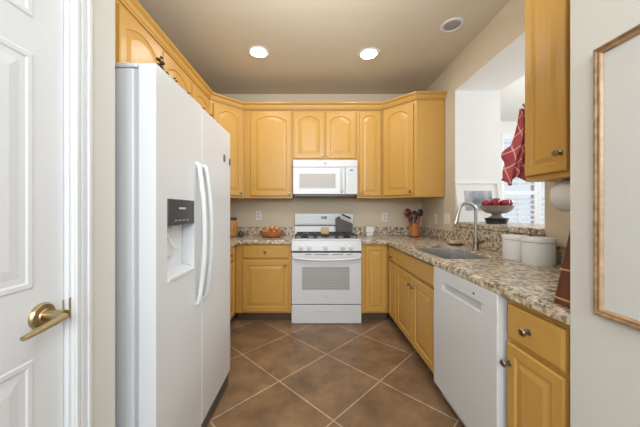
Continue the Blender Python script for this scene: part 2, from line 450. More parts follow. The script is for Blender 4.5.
up('maple corner wall cabinet set diagonally with arched door, above the utensil crock', (.847, FU, 0), -PI/4, L, ZU, [(.024, .366, 'r')], poly=pr)
P0 = Vector((-1.118, 2.922))
pl = []
for q in ((-1.117, 2.9225), (-.8185, 3.2212), (-.8185, 3.528), (-1.458, 3.528), (-1.458, 2.9225)):
    d = Vector(q)-P0; pl.append(((d.x+d.y)/r2, (d.y-d.x)/r2))
up('maple corner wall cabinet set diagonally with arched door, behind the fridge top', (-1.118, 2.922, 0), PI/4, L, ZU, [(.034, .360, 'r')], poly=pl)
up('maple wall cabinet with one arched door on left wall, next to the left corner cabinet', (-1.12, 2.443, 0), PI/2, .476, ZU, [(.036, .41, 'r')], .337)
up('maple wall cabinet with two arched doors mounted above the fridge', (-1.12, 1.503, 0), PI/2, .937, 1.835, [(.026, .438, 'r'), (.480, .436, 'l')], .337)
cabinet('wall_cabinet', 'maple wall cabinet on the right wall in the foreground, over the paper towel roll', (1.145, 1.43, 0), -PI/2, .58, .308, ZU, ZT,
        [('door', .015, ZU+.026, .230, ZT-ZU-.056, (.223, ZU+.108)), ('door', .262, ZU+.026, .295, ZT-ZU-.056, (.53, ZU+.10))])

# crown moulding
def crown(path, label, name='crown_molding'):
    prof = [(0, 2.4405), (.012, 2.4405), (.016, 2.452), (.022, 2.456), (.030, 2.478), (.050, 2.492), (.054, 2.497), (.054, 2.506), (.0, 2.506)]
    bm = nb(); n = len(path); rings = []
    for i, q in enumerate(path):
        q = Vector(q)
        def nrm(a, b):
            d = (Vector(b)-Vector(a)).normalized(); return Vector((d.y, -d.x))
        if i == 0: m = nrm(path[0], path[1])
        elif i == n-1: m = nrm(path[-2], path[-1])
        else:
            a = nrm(path[i-1], path[i]); b = nrm(path[i], path[i+1]); m = (a+b); m = m/(m.dot(a))
        rings.append([bm.verts.new((q.x+m.x*o, q.y+m.y*o, z)) for o, z in prof])
    for a, b in zip(rings, rings[1:]):
        for k in range(len(prof)):
            j = (k+1) % len(prof); bm.faces.new((a[k], a[j], b[j], b[k]))
    bm.faces.new(rings[0]); bm.faces.new(rings[-1][::-1])
    return tag(obj(name, bm, 'maple'), label, 'molding')
crown([(-1.122, 1.48), (-1.122, 2.914), (-.834, 3.202), (.856, 3.202), (1.1395, 2.9185), (1.45, 2.9185)],
      'maple crown molding running along the tops of the left and back wall cabinets')
crown([(1.45, 1.432), (1.127, 1.432), (1.127, .86)], 'maple crown molding on top of the right foreground wall cabinet')

# ------------------------------------------------------------------ counters
CT, CBt = .905, .866
def slab(cells_x, cells_y, keep, z0, z1, bev=.007):
    bm = nb(); V = {}
    def vv(i, j):
        if (i, j) not in V: V[(i, j)] = bm.verts.new((cells_x[i], cells_y[j], z0))
        return V[(i, j)]
    fs = []
    for i in range(len(cells_x)-1):
        for j in range(len(cells_y)-1):
            if keep(i, j): fs.append(bm.faces.new((vv(i, j), vv(i+1, j), vv(i+1, j+1), vv(i, j+1))))
    r = bmesh.ops.extrude_face_region(bm, geom=fs)
    for e in r['geom']:
        if isinstance(e, bmesh.types.BMVert): e.co.z = z1
    bmesh.ops.recalc_face_normals(bm, faces=bm.faces[:])
    bmesh.ops.dissolve_limit(bm, angle_limit=.01, verts=bm.verts[:], edges=bm.edges[:])
    ed = [e for e in bm.edges if len(e.link_faces) == 2 and e.calc_face_angle() > .5 and abs(e.verts[0].co.z-z1) < 1e-5 and abs(e.verts[1].co.z-z1) < 1e-5]
    bmesh.ops.bevel(bm, geom=ed, offset=bev, segments=3, affect='EDGES')
    return bm
xs = [.538, .795, .875, 1.235, 1.4545]; ys = [.833, 1.76, 2.37, 2.88, 3.5295]
cb = slab(xs, ys, lambda i, j: not (i == 0 and j < 3) and not (i == 2 and j == 1), CBt, CT)
tag(obj('countertop', cb, 'granite'), 'speckled granite countertop along the right wall with the sink cut into it', 'countertop')
xs = [-1.4595, -.795, -.226]; ys = [1.92, 2.88, 3.5295]
cb = slab(xs, ys, lambda i, j: not (i == 1 and j == 0), CBt, CT)
tag(obj('countertop', cb, 'granite'), 'speckled granite countertop in the left corner under the onion bowl', 'countertop')
def splash(x0, x1, y0, y1, z1, label):
    tag(obj('backsplash', box(x0, x1, y0, y1, CT+.0005, z1, .002), 'granite'), label, 'backsplash')
splash(-1.437, -.226, 3.509, 3.529, 1.012, 'low granite backsplash strip on the back wall behind the onion bowl')
splash(.538, 1.432, 3.509, 3.529, 1.012, 'low granite backsplash strip on the back wall behind the utensil crock')
splash(-1.459, -1.439, 1.92, 3.529, 1.012, 'low granite backsplash strip on the left wall beyond the fridge')
splash(1.434, 1.4545, 2.722, 3.529, 1.012, 'low granite backsplash strip on right wall between corner and pass-through')
splash(1.434, 1.4545, 1.668, 2.72, 1.064, 'tall granite backsplash under the pass-through ledge behind the faucet')
splash(1.434, 1.4545, .836, 1.666, 1.012, 'low granite backsplash strip on right wall behind the white canisters')
bm = box(1.425, 2.0, 1.669, 2.712, 1.066, 1.109, .006)
tag(obj('granite_ledge', bm, 'granite'), 'raised granite ledge in the pass-through opening holding the apple bowl', 'ledge')

# sink
t = thing('kitchen_sink', 'stainless steel undermount sink set in the right granite counter', 'sink', (.8755, 1.7605, .893))
bm = nb(); w, l, dp = .359, .609, .215
loops = []
for (i, z) in ((0, 0), (.003, -.001), (.006, -.012), (.014, -dp+.03), (.04, -dp), (.16, -dp-.004)):
    loops.append([bm.verts.new((x, y, z)) for x, y in ((i, i), (w-i, i), (w-i, l-i), (i, l-i))])
for a, b in zip(loops, loops[1:]):
    for k in range(4): bm.faces.new((a[k], a[(k+1) % 4], b[(k+1) % 4], b[k]))
bm.faces.new(loops[-1])
so = obj('basin', bm, 'steel', t)
sm = so.modifiers.new('thick', 'SOLIDIFY'); sm.thickness = .002; sm.offset = -1
bm = nb(); lathe(bm, [(.045, 0), (.04, .004), (.02, .003), (0, .001)], 24, Matrix.Translation((w/2, l/2, -dp-.002)))
obj('drain', bm, 'nickel', t, True)

# faucet
fx, fy = 1.32, 2.15
t = thing('kitchen_faucet', 'brushed nickel gooseneck faucet behind the sink', 'faucet', (fx, fy, CT))
bm = nb(); lathe(bm, [(.030, .0005), (.030, .006), (.024, .012), (.021, .03), (.021, .09), (.016, .10)], 24)
obj('faucet_base', bm, 'nickel', t, True)
pts = [(0, 0, .09), (0, 0, .20), (0, 0, .31)]
R_ = .068
for k in range(1, 15):
    a = PI*k/16*1.08
    pts.append((-R_+R_*math.cos(a), 0, .31+R_*math.sin(a)))
bm = nb(); tube(bm, pts, .0125, 14); obj('spout', bm, 'steel', t, True)
e = Vector(pts[-1]); dv = (Vector(pts[-1])-Vector(pts[-2])).normalized()
bm = nb(); tube(bm, [e-dv*.004, e+dv*.03, e+dv*.075, e+dv*.115], .015, 14, [.0135, .0155, .019, .0205]); obj('spray_head', bm, 'steel', t, True)
bm = nb(); tube(bm, [(0, -.018, .062), (0, -.045, .066), (.004, -.10, .088)], .008, 10, [.013, .009, .006]); obj('lever', bm, 'nickel', t, True)
# sponge on a dish
t = thing('soap_dish', 'small dark dish with curled rim on counter behind the sink', 'dish', (1.33, 2.47, CT+.0005))
bm = nb(); lathe(bm, [(.035, 0), (.06, .006), (.068, .016), (.064, .016), (.055, .009), (0, .005)], 24); obj('dish', bm, 'dkgrey', t, True)
bm = box(-.045, .045, -.03, .03, 0, .028, .006); o = obj('sponge', bm, 'sponge'); o.location = (1.325, 2.468, CT+.012); o.rotation_euler = (0, 0, .3)
tag(o, 'tan sponge lying on the dark dish behind the sink', 'sponge')

# ------------------------------------------------------------------ range
t = thing('gas_range', 'white freestanding gas range between the two base cabinets', 'stove', (.156, 2.88, 0))
w = .377
obj('body', box(-w, w, .045, .615, .03, .895, .002), 'app', t)
for x in (-.33, .33):
    for y in (.1, .55): obj('foot', lathe(nb(), [(.018, 0.0005), (.018, .031)], 12, Matrix.Translation((x, y, 0))), 'black', t)
dr = obj('storage_drawer', box(-w, w, 0, .043, .006, .204, .005), 'app', t)
obj('drawer_grip', box(-.085, .075, -.006, .002, .138, .154, .003), 'appt', dr)
dr = obj('oven_door', box(-w, w, -.004, .043, .214, .768, .006), 'app', t)
obj('oven_window', box(-.262, .248, -.006, .0, .372, .618, .001), 'greyglass', dr)
bm = nb()
for k in range(7): bx(bm, -.25, .236, -.0064, -.0058, .40+k*.03, .4012+k*.03)
obj('rack_lines', bm, 'lgrey', dr)
bm = nb()
lathe(bm, [(.017, 0), (.017, .002), (.0, .003)], 24, Matrix.Translation((-.01, -.004, .297)) @ RXM)
em = obj('emblem', bm, 'lgrey', dr)
bm = nb(); lathe(bm, [(.012, 0), (.009, .001), (.006, .001), (.0, .0005)], 20, Matrix.Translation((-.01, -.0068, .297)) @ RXM); obj('emblem_center', bm, 'app', em)
bm = nb()
pts = [(-.358, -.006, .722), (-.35, -.036, .717), (-.2, -.050, .704), (0, -.054, .699), (.2, -.050, .704), (.35, -.036, .717), (.358, -.006, .722)]
tube(bm, pts, .013, 10); obj('handle', bm, 'app', dr, True)
bm = nb()
for a, b in ((-.23, -.16), (-.13, .02), (.06, .18), (.22, .27)): bx(bm, a, b, -.0052, -.0035, .748, .754)
obj('vent_slot', bm, 'dkgrey', dr)
obj('shadow_gap', box(-w+.002, w-.002, .005, .044, .768, .788), 'black', t)
bm = nb()
tm = bmesh.new()
pv = [(.000, .790), (.006, .788), (.044, .788), (.044, .896), (.022, .896), (.012, .890)]
va = [tm.verts.new((-w, a, b)) for a, b in pv]; vb = [tm.verts.new((w, a, b)) for a, b in pv]
tm.faces.new(va); tm.faces.new(vb[::-1])
for i in range(len(pv)): tm.faces.new((va[i], va[(i+1) % 6], vb[(i+1) % 6], vb[i]))
merge(bm, tm)
cp = obj('control_panel', bm, 'app', t)
for x in (-.275, -.186, -.010, .176, .264):
    bm = nb(); lathe(bm, [(.026, 0), (.026, .006), (.021, .010), (.019, .030), (.016, .033), (0, .034)], 22, Matrix.Translation((x, .006, .826)) @ Matrix.Rotation(PI/2-.12, 4, 'X'))
    bx(bm, x-.003, x+.003, -.032, -.02, .808, .848)
    obj('burner_knob', bm, 'app', cp, True)
bm = box(-w, w, .018, .62, .896, .914, .005)
ct = obj('cooktop', bm, 'app', t)
obj('cooktop_well', box(-w+.035, w-.035, .06, .535, .9135, .916, .001), 'appg', ct)
for (x, y, r) in ((-.24, .17, .05), (-.24, .42, .038), (.24, .17, .05), (.24, .42, .038), (0, .30, .045)):
    bm = nb(); lathe(bm, [(r, .916), (r, .923), (r*.75, .925), (r*.75, .932), (r*.6, .934), (0, .934)], 22, Matrix.Translation((x, y, 0))); obj('burner', bm, 'iron', ct, True)
for gx0, gx1 in ((-.345, -.122), (-.118, .118), (.122, .345)):
    bm = nb(); z0, z1 = .944, .956
    for x in (gx0, gx1-.013): bx(bm, x, x+.013, .07, .53, z0, z1, .002)
    for y in (.07, .29, .517): bx(bm, gx0, gx1, y, y+.013, z0, z1, .002)
    cxm = (gx0+gx1)/2
    for y in (.17, .42):
        bx(bm, gx0+.01, cxm-.03, y-.006, y+.006, z0, z1+.003, .002); bx(bm, cxm+.03, gx1-.01, y-.006, y+.006, z0, z1+.003, .002)
        bx(bm, cxm-.006, cxm+.006, y-.10, y-.03, z0, z1+.003, .002); bx(bm, cxm-.006, cxm+.006, y+.03, y+.095, z0, z1+.003, .002)
    for x in (gx0, gx1-.013):
        for y in (.07, .517): bx(bm, x, x+.013, y, y+.013, .9155, z0+.002)
    obj('grate', bm, 'iron', ct)
bm = nb(); tm = bmesh.new()
pv = [(.56, .914), (.615, .914), (.615, 1.192), (.588, 1.194), (.572, 1.184), (.568, 1.055), (.575, 1.03)]
va = [tm.verts.new((-w, a, b)) for a, b in pv]; vb = [tm.verts.new((w, a, b)) for a, b in pv]
tm.faces.new(va); tm.faces.new(vb[::-1])
for i in range(len(pv)): tm.faces.new((va[i], va[(i+1) % 7], vb[(i+1) % 7], vb[i]))
merge(bm, tm)
bg = obj('backguard', bm, 'app', t)
obj('vent_slot', box(-w+.004, w-.004, .566, .58, 1.026, 1.036), 'dkgrey', bg)
obj('display', box(-.040, .035, .567, .573, 1.118, 1.150, .001), 'dkgrey', bg)
bm = nb()
for x in (-.028, -.012, .010): bx(bm, x-.004, x+.005, .5655, .568, 1.124, 1.143)
obj('display_digits', bm, 'app', bg)
for x in (-.11, -.085, .07, .095, .12):
    for z in (1.11, 1.14): obj('button_mark', box(x, x+.014, .568, .572, z, z+.007), 'lgrey', bg)
# things on the range
o = obj('wooden_block', box(-.045, .045, -.02, .02, 0, .075, .006), 'tanwood'); o.location = (.147, 3.06, .9595)
tag(o, 'small light tan wooden block standing on the middle of the stove grate', 'block')
t = thing('knife_block', 'dark grey slope-topped block with black bar handle on the right rear of the stove', 'knife block', (.300, 3.30, .9600))
bm = nb(); tm = bmesh.new()
pv = [(.0, 0), (.205, 0), (.205, .105), (.055, .165), (.0, .178)]
va = [tm.verts.new((a, 0, b)) for a, b in pv]; vb = [tm.verts.new((a, .09, b)) for a, b in pv]
tm.faces.new(va); tm.faces.new(vb[::-1])
for i in range(5): tm.faces.new((va[i], va[(i+1) % 5], vb[(i+1) % 5], vb[i]))
bmesh.ops.bevel(tm, geom=tm.edges[:], offset=.006, segments=2, affect='EDGES'); merge(bm, tm)
obj('block_body', bm, 'block', t)
bm = nb(); tube(bm, [(.036, .045, .15), (.036, .045, .185), (.036, .045, .192)], .02, 14, [.022, .022, .014]); obj('post', bm, 'block', t, True)
bm = nb(); tube(bm, [(.072, .045, .218), (.078, .045, .216), (.185, .045, .170), (.190, .045, .168)], .009, 10, [.006, .010, .010, .006]); obj('handle', bm, 'black', t, True)
for a, b in (((.10, .045, .140), (.105, .045, .204)), ((.160, .045, .118), (.165, .045, .178))): obj('shank', tube(nb(), [a, b], .004, 8), 'app', t, True)

# ------------------------------------------------------------------ microwave
t = thing('microwave', 'white over-the-range microwave mounted under the short cabinet', 'microwave', (.1545, 3.12, 1.408))
w = .3775; h = .408
obj('body', box(-w, w, .03, .405, .006, h, .003), 'app', t)
dr = obj('microwave_door', box(-w, .232, 0, .03, .008, h-.085, .006), 'app', t)
obj('microwave_window', box(-w+.078, .118, -.0015, .004, .085, .245, .001), 'mwglass', dr)
bm = nb()
for (a, b, c, d) in ((-w+.07, .126, .077, .085), (-w+.07, .126, .245, .253), (-w+.07, -w+.078, .085, .245), (.118, .126, .085, .245)): bx(bm, a, b, -.003, .003, c, d, .001)
obj('window_frame', bm, 'appt', dr)
bm = nb(); tube(bm, [(.188, .0, .03), (.188, -.028, .045), (.188, -.032, .16), (.188, -.028, .29), (.188, .0, .305)], .010, 10); obj('handle', bm, 'app', dr, True)
bm = nb(); lathe(bm, [(.022, 0), (.02, .004), (0, .006)], 20, Matrix.Translation((.2, -.003, .068)) @ RXM); obj('round_button', bm, 'appt', dr, True)
tb = obj('vent_panel', box(-w, w, .002, .03, h-.082, h, .006), 'app', t)
bm = nb(); lathe(bm, [(.016, 0), (.016, .002), (0, .003)], 24, Matrix.Translation((0, .002, h-.040)) @ RXM); em = obj('emblem', bm, 'dkgrey', tb)
bm = nb(); lathe(bm, [(.010, 0), (.008, .0012), (.005, .0012), (0, .0004)], 20, Matrix.Translation((0, -.0008, h-.040)) @ RXM); obj('emblem_center', bm, 'app', em)
cp = obj('control_panel', box(.236, w, .0, .03, .008, h-.085, .005), 'app', t)
obj('display', box(.262, .345, -.0012, .004, .270, .306, .001), 'appt', cp)
bm = nb()
for x in (.290, .302, .318): bx(bm, x, x+.008, -.002, .0, .278, .298)
obj('display_digits', bm, 'dkgrey', cp)
bm = nb()
for r in range(6):
    for c in range(3): bx(bm, .266+c*.028, .286+c*.028, -.001, .001, .065+r*.032, .085+r*.032)
obj('keypad', bm, 'appt', cp)
for z in (.245, .225, .05): obj('button_mark', box(.268, .30, -.0012, .001, z, z+.006), 'lgrey', cp)
bm = nb(); bx(bm, -w+.02, w-.02, .05, .39, -.014, .006, .003); obj('underside_vent', bm, 'dkgrey', t)

# ------------------------------------------------------------------ dishwasher
t = thing('dishwasher', 'white built-in dishwasher in the right counter run', 'dishwasher', (.795, 1.748, 0), -PI/2)
obj('tub', box(.004, .600, .055, .60, .02, .862), 'appg', t)
bm = nb(); bx(bm, .002, .602, 0, .053, .108, .745, .004)
bx(bm, .002, .602, 0, .053, .785, .863, .004); bx(bm, .002, .112, 0, .053, .743, .787); bx(bm, .492, .602, 0, .053, .743, .787)
bx(bm, .11, .494, .026, .053, .743, .787)
dr = obj('dishwasher_door', bm, 'app', t)
bm = nb(); bx(bm, .112, .492, .004, .024, .738, .746, .002); obj('pocket_lip', bm, 'appt', dr)
for x in (.24, .27, .30, .33, .36, .39): obj('button_mark', box(x, x+.012, -.0006, .001, .812, .818), 'lgrey', dr)
bm = nb(); lathe(bm, [(.007, 0), (.006, .0015), (0, .002)], 16, Matrix.Translation((.435, 0, .815)) @ RXM); obj('button', bm, 'dkgrey', dr)
obj('toe_panel', box(.004, .600, .06, .08, .002, .105), 'black', t)

# ------------------------------------------------------------------ refrigerator (local x: away from camera, -y: into the room)
t = thing('refrigerator', 'white side by side refrigerator with ice dispenser on the left wall', 'refrigerator', (-.575, .985, 0), PI/2)
W_ = .90
obj('cabinet_body', box(.004, W_-.004, .085, .83, .025, 1.752, .006), 'appt', t)
obj('gasket', box(.012, W_-.012, .066, .086, .105, 1.755), 'appg', t)
# freezer door with dispenser cut
dx0, dx1 = 0, .401
bm = nb(); dz0, dz1 = .10, 1.765
rx0, rx1, rz0, rz1 = .075, .315, .935, 1.27
bx(bm, dx0, rx0, 0, .064, dz0, dz1, .0); bx(bm, rx1, dx1, 0, .064, dz0, dz1)
bx(bm, rx0, rx1, 0, .064, dz0, rz0); bx(bm, rx0, rx1, 0, .064, rz1, dz1); bx(bm, rx0, rx1, .055, .064, rz0, rz1)
bmesh.ops.remove_doubles(bm, verts=bm.verts[:], dist=1e-5)
fd = obj('freezer_door', bm, 'app', t)
obj('dispenser_panel', box(rx0+.001, rx1-.001, -.003, .05, 1.160, rz1-.001, .003), 'dkgrey', fd)
obj('panel_mark', box(.165, .225, -.0036, -.0028, 1.228, 1.236), 'lgrey', fd)
for x in (.13, .165, .20, .235): obj('panel_mark', box(x, x+.018, -.0036, -.0028, 1.178, 1.182), 'lgrey', fd)
bm = nb(); tm = bmesh.new()
pv = [(-.006, rz0), (.054, rz0+.0), (.054, rz0+.03), (-.006, rz0+.012)]
va = [tm.verts.new((rx0+.004, a, b)) for a, b in pv]; vb = [tm.verts.new((rx1-.004, a, b)) for a, b in pv]
tm.faces.new(va); tm.faces.new(vb[::-1])
for i in range(4): tm.faces.new((va[i], va[(i+1) % 4], vb[(i+1) % 4], vb[i]))
merge(bm, tm); obj('drip_tray', bm, 'app', fd)
bm = nb(); tube(bm, [(.13, .048, 1.16), (.13, .03, 1.12), (.15, .012, 1.065), (.175, .010, 1.06)], .004, 8); bx(bm, .115, .20, .045, .053, 1.02, 1.15, .003); obj('dispenser_paddle', bm, 'appt', fd)
fz = obj('fridge_door', box(.409, W_, 0, .064, dz0, dz1, .010, seg=3), 'app', t)
def fhandle(parent, x):
    bm = nb(); pts = []; rad = []
    for k in range(25):
        u = k/24; z = .765 + u*.685
        y = -.010 - .030*math.sin(PI*u)**.8
        pts.append((x, y, z)); rad.append(.012)
    pts = [(x, .002, .760)] + pts + [(x, .002, 1.455)]; rad = [.013]+rad+[.013]
    tube(bm, pts, .013, 12, rad); return obj('handle', bm, 'app', parent, True)
fhandle(fd, .346); fhandle(fz, .432)
obj('base_grille', box(.01, W_-.01, .014, .085, .008, .094, .003), 'dkgrey', t)
bm = nb(); bx(bm, .0, .06, .07, .22, 1.7525, 1.769, .004); obj('hinge_cover', bm, 'appt', t)
bm = nb(); bx(bm, W_-.07, W_, .07, .22, 1.7525, 1.769, .004); obj('hinge_cover', bm, 'appt', t)
for x in (.08, .82):
    for y in (.2, .75): obj('foot', lathe(nb(), [(.02, .0005), (.02, .026)], 12, Matrix.Translation((x, y, 0))), 'black', t)
for yy, zz, lb in ((1.745, 1.565, 'small dark rectangular magnet on the fridge door, upper left of the pair'), (1.862, 1.560, 'small dark rectangular magnet on the fridge door, nearer the door edge')):
    o = obj('fridge_magnet', box(-.5742, -.5690, yy-.011, yy+.011, zz-.022, zz+.022, .001), 'dkgrey'); tag(o, lb, 'magnet')
# dried garland on the fridge
bm = nb(); rr = random.Random(3)
pts = [(-.625+.012*math.sin(k*1.9), 1.11+k*.042, 1.778+.003*math.sin(k*2.3)) for k in range(16)]
tube(bm, pts, .006, 6)
for (a, b, c, q) in ((-.612, 1.080, 1.792, .017), (-.622, 1.085, 1.808, .018), (-.605, 1.078, 1.818, .013), (-.618, 1.075, 1.830, .012), (-.600, 1.100, 1.786, .013), (-.610, 1.082, 1.842, .008)):
    ball(bm, (a, b, c), q, .8, 1.0, .55, 8, 6)
for k in range(46):
    u = rr.random()**1.3; b = pts[int(u*15)]
    s = .008+.009*rr.random()
    c = Vector((b[0]+rr.uniform(-.02, .035), b[1]+rr.uniform(-.03, .03), max(1.775, b[2]+rr.uniform(-.004, .006))))
    ball(bm, c, s, .9, .55, .22, 7, 5, Matrix.Rotation(rr.uniform(0, 6.28), 4, 'Z') @ Matrix.Rotation(rr.uniform(-.5, .5), 4, 'X'))
tag(obj('dried_garland', bm, 'leaf'), 'dark brown dried leaf garland lying along the fridge top', 'garland')

# ------------------------------------------------------------------ counter things, left
t = thing('fruit_bowl', 'terracotta bowl holding brown onions on the left granite counter', 'bowl', (-.485, 3.22, CT+.0005))
bm = nb(); lathe(bm, [(.085, 0), (.115, .012), (.14, .05), (.150, .078), (.143, .078), (.13, .05), (.105, .02), (0, .014)], 32); obj('bowl', bm, 'terracotta', t, True)
k = 0
names = ['far left of the pile', 'back left of the pile', 'back middle of the pile', 'back right of the pile', 'far right of the pile', 'front left of the pile', 'front right of the pile', 'on top of the pile at left', 'on top of the pile in the middle', 'on top of the pile at right']
for (x, y, z) in ((-.092, .0, .060), (-.053, .068, .060), (.005, .088, .062), (.062, .062, .060), (.095, -.012, .060), (-.046, -.066, .060), (.038, -.076, .060), (-.058, .005, .098), (.0, .018, .104), (.058, .006, .100)):
    tt = thing('onion', 'round brown onion in the terracotta bowl, ' + names[k], 'onion', (-.485+x, 3.22+y, CT+z), k*1.1, 'onions in the terracotta bowl'); k += 1
    bm = nb(); lathe(bm, [(0, -.028), (.013, -.026), (.026, -.011), (.028, .004), (.022, .018), (.009, .026), (.004, .031), (0, .032)], 16); obj('bulb', bm, 'onion', tt, True)
    bm = nb(); tube(bm, [(0, 0, .030), (.002, 0, .040)], .004, 6, [.005, .002]); obj('onion_stem', bm, 'stemtan', tt)
t = thing('glass_jar', 'amber jar with dark lid in the left corner of the counter beside the fridge', 'jar', (-.985, 3.28, CT+.0005))
bm = nb(); lathe(bm, [(.06, 0), (.072, .01), (.075, .05), (.072, .13), (.058, .19), (.055, .205)], 28); obj('jar_body', bm, 'amber', t, True)
bm = nb(); lathe(bm, [(.060, .205), (.062, .212), (.060, .236), (0, .238)], 28); obj('lid', bm, 'darkrim', t, True)
t = thing('small_jar', 'small dark squat pot on counter beside the amber jar', 'pot', (-.868, 3.26, CT+.0005))
bm = nb(); lathe(bm, [(.028, 0), (.036, .01), (.038, .035), (.028, .055), (.020, .06)], 22); obj('pot_body', bm, 'dkgrey', t, True)
bm = nb(); lathe(bm, [(.022, .06), (.020, .068), (.006, .074), (0, .078)], 18); obj('lid', bm, 'dkgrey', t, True)

# counter things, back right
t = thing('butter_dish', 'small white lidded ceramic dish on counter right of the stove', 'dish', (.735, 3.42, CT+.0005))
obj('dish_base', box(-.042, .042, -.035, .035, 0, .035, .006), 'ceramic', t)
obj('lid', box(-.052, .052, -.042, .042, .038, .118, .008), 'ceramic', t)
obj('neck', box(-.040, .040, -.033, .033, .034, .039), 'lgrey', t)
cx, cy = 1.235, 3.23
t = thing('utensil_crock', 'tall orange terracotta crock holding cooking spoons in the right corner', 'crock', (cx, cy, CT+.0005))
bm = nb(); lathe(bm, [(.055, 0), (.062, .006), (.062, .09), (.057, .150), (.060, .165), (.064, .172), (.057, .172), (.052, .150), (.055, .09), (.055, .012), (0, .010)], 28)
obj('crock_body', bm, 'terracotta2' if 'terracotta2' in M else 'terracotta', t, True)
bm = nb(); lathe(bm, [(.064, .003), (.066, .010), (.063, .014)], 28, None, False); obj('base_band', bm, 'redwood', t, True)
def utensil(name, label, base, dx, dy, top, head, matn, headm):
    tt = thing(name, label, 'utensil', (cx, cy, CT+.013), 0)
    a = Vector((*base, 0)); b = Vector((dx, dy, top))
    bm = nb(); tube(bm, [a, a.lerp(b, .5), b], .006, 8, [.005, .006, .007]); obj('handle', bm, matn, tt, True)
    d = (b-a).normalized(); ax = (Vector((1, 0, 0)) - d*d.x).normalized(); ay = d.cross(ax); rot = Matrix((ax, ay, d)).transposed().to_4x4()
    bm = nb(); c = b + d*head[2]*.8
    ball(bm, c, 1, head[0], head[1], head[2], 18, 12, rot); obj('head', bm, headm, tt, True)
utensil('cooking_spoon', 'large dark red round spoon in the crock, leaning left', (-.024, .018), -.058, .030, .240, (.046, .014, .052), 'redwood', 'redwood')
utensil('cooking_spoon', 'small dark red spoon in the crock, low in the middle', (.006, -.030), .004, -.046, .200, (.026, .010, .040), 'redwood', 'redwood')
utensil('cooking_spoon', 'dark red spatula in the crock, leaning left at the front', (-.032, -.018), -.052, -.040, .185, (.024, .010, .040), 'redwood', 'redwood')
utensil('slotted_spoon', 'black slotted spoon in the crock, leaning right', (.030, -.008), .062, -.016, .245, (.036, .012, .046), 'redwood', 'black')
utensil('ladle', 'black ladle in the crock, upright at the back right', (.016, .030), .030, .060, .255, (.034, .022, .030), 'black', 'black')

# outlets and switches
def plate(label, loc, rotz, w=.072, h=.115, kind='outlet'):
    t = thing('wall_outlet' if kind == 'outlet' else 'light_switch', label, kind, loc, rotz)
    obj('cover_plate', box(-w/2, w/2, -.006, 0, -h/2, h/2, .002), 'outlet', t)
    n = max(1, round(w/.06))
    for i in range(n):
        x = (i-(n-1)/2)*.046
        if kind == 'outlet':
            for s in (-1, 1): obj('socket', box(x-.017, x+.017, -.0075, -.005, s*.022-.015, s*.022+.015, .001), 'lgrey', t)
        else: obj('rocker', box(x-.016, x+.016, -.009, -.005, -.034, .034, .002), 'ceramic', t)
plate('white outlet on the back wall left of the range, over the onion bowl', (-.705, YB-.0005, 1.160), 0)
plate('white outlet on the back wall right of the range', (.958, YB-.0005, 1.140), 0)
plate('white outlet on the right wall near the back corner', (XR-.0005, 3.14, 1.125), -PI/2)
plate('white double switch plate on the right wall beside the pass-through', (XR-.0005, 2.87, 1.135), -PI/2, .118, .115, 'switch')

# ------------------------------------------------------------------ right counter things
def canister(x, y, r, h, label):
    t = thing('canister', label, 'canister', (x, y, CT+.0005), 0, 'white canisters on the right counter')
    bm = nb(); lathe(bm, [(r*.93, 0), (r*.97, .006), (r*.985, h*.5), (r*.97, h-.03), (r*.90, h-.028)], 40); obj('canister_body', bm, 'ceramic', t, True)
    bm = nb(); lathe(bm, [(r*.95, h-.028), (r, h-.024), (r, h-.004), (r*.96, h), (r*.55, h+.002), (0, h+.003)], 40); obj('lid', bm, 'ceramic', t, True)
canister(1.342, 1.585, .082, .158, 'large white round lidded canister, the nearer of the two')
canister(1.335, 1.752, .075, .156, 'smaller white round lidded canister behind the large one')
t = thing('wooden_holder', 'tapered dark brown wooden holder with two pale bands against the near wall end', 'holder', (.832, 0, CT+.0005))
bm = nb(); tm = bmesh.new()
pv = [(.836, 0), (.922, 0), (.853, .30), (.836, .30)]
va = [tm.verts.new((0, a, b)) for a, b in pv]; vb = [tm.verts.new((.13, a, b)) for a, b in pv]
tm.faces.new(va); tm.faces.new(vb[::-1])
for i in range(4): tm.faces.new((va[i], va[(i+1) % 4], vb[(i+1) % 4], vb[i]))
bmesh.ops.bevel(tm, geom=tm.edges[:], offset=.003, segments=2, affect='EDGES'); merge(bm, tm)
obj('holder_body', bm, 'walnut', t)
for z in (.018, .118):
    yb = .922-.069*z/.30; bm = nb(); bx(bm, -.0012, .1312, .838, yb+.0012, z, z+.006, .0004); obj('pale_band', bm, 'inlay', t)

# paper towel roll under the right wall cabinet
t = thing('paper_towel_holder', 'white paper towel holder mounted beneath the right foreground wall cabinet', 'holder', (1.245, 1.18, 1.295))
ry = Matrix.Rotation(-PI/2, 4, 'X')
bm = nb(); lathe(bm, [(.0, 0), (.076, 0), (.078, .004), (.076, .009), (0, .010)], 40, Matrix.Translation((0, .126, 0)) @ ry); bx(bm, -.02, .02, .127, .135, .0, .0795); obj('end_bracket', bm, 'ceramic', t, True)
bm = nb(); lathe(bm, [(.0, 0), (.03, 0), (.03, .009), (0, .010)], 30, Matrix.Translation((0, -.14, 0)) @ ry); bx(bm, -.02, .02, -.139, -.131, .0, .0795); obj('end_bracket', bm, 'ceramic', t, True)
bm = nb(); lathe(bm, [(.010, -.13), (.010, .126)], 14, ry); obj('rod', bm, 'ceramic', t, True)
bm = nb(); lathe(bm, [(.020, -.122), (.074, -.122), (.0765, -.119), (.0765, .122), (.0765, .1255), (.020, .1255)], 40, ry, False)
lathe(bm, [(.020, -.122), (.020, .122)], 24, ry, False)
o = obj('paper_towel_roll', bm, 'paper', None, True); o.location = (1.245, 1.18, 1.295)
tag(o, 'white paper towel roll on the holder beneath the right wall cabinet', 'paper towel')

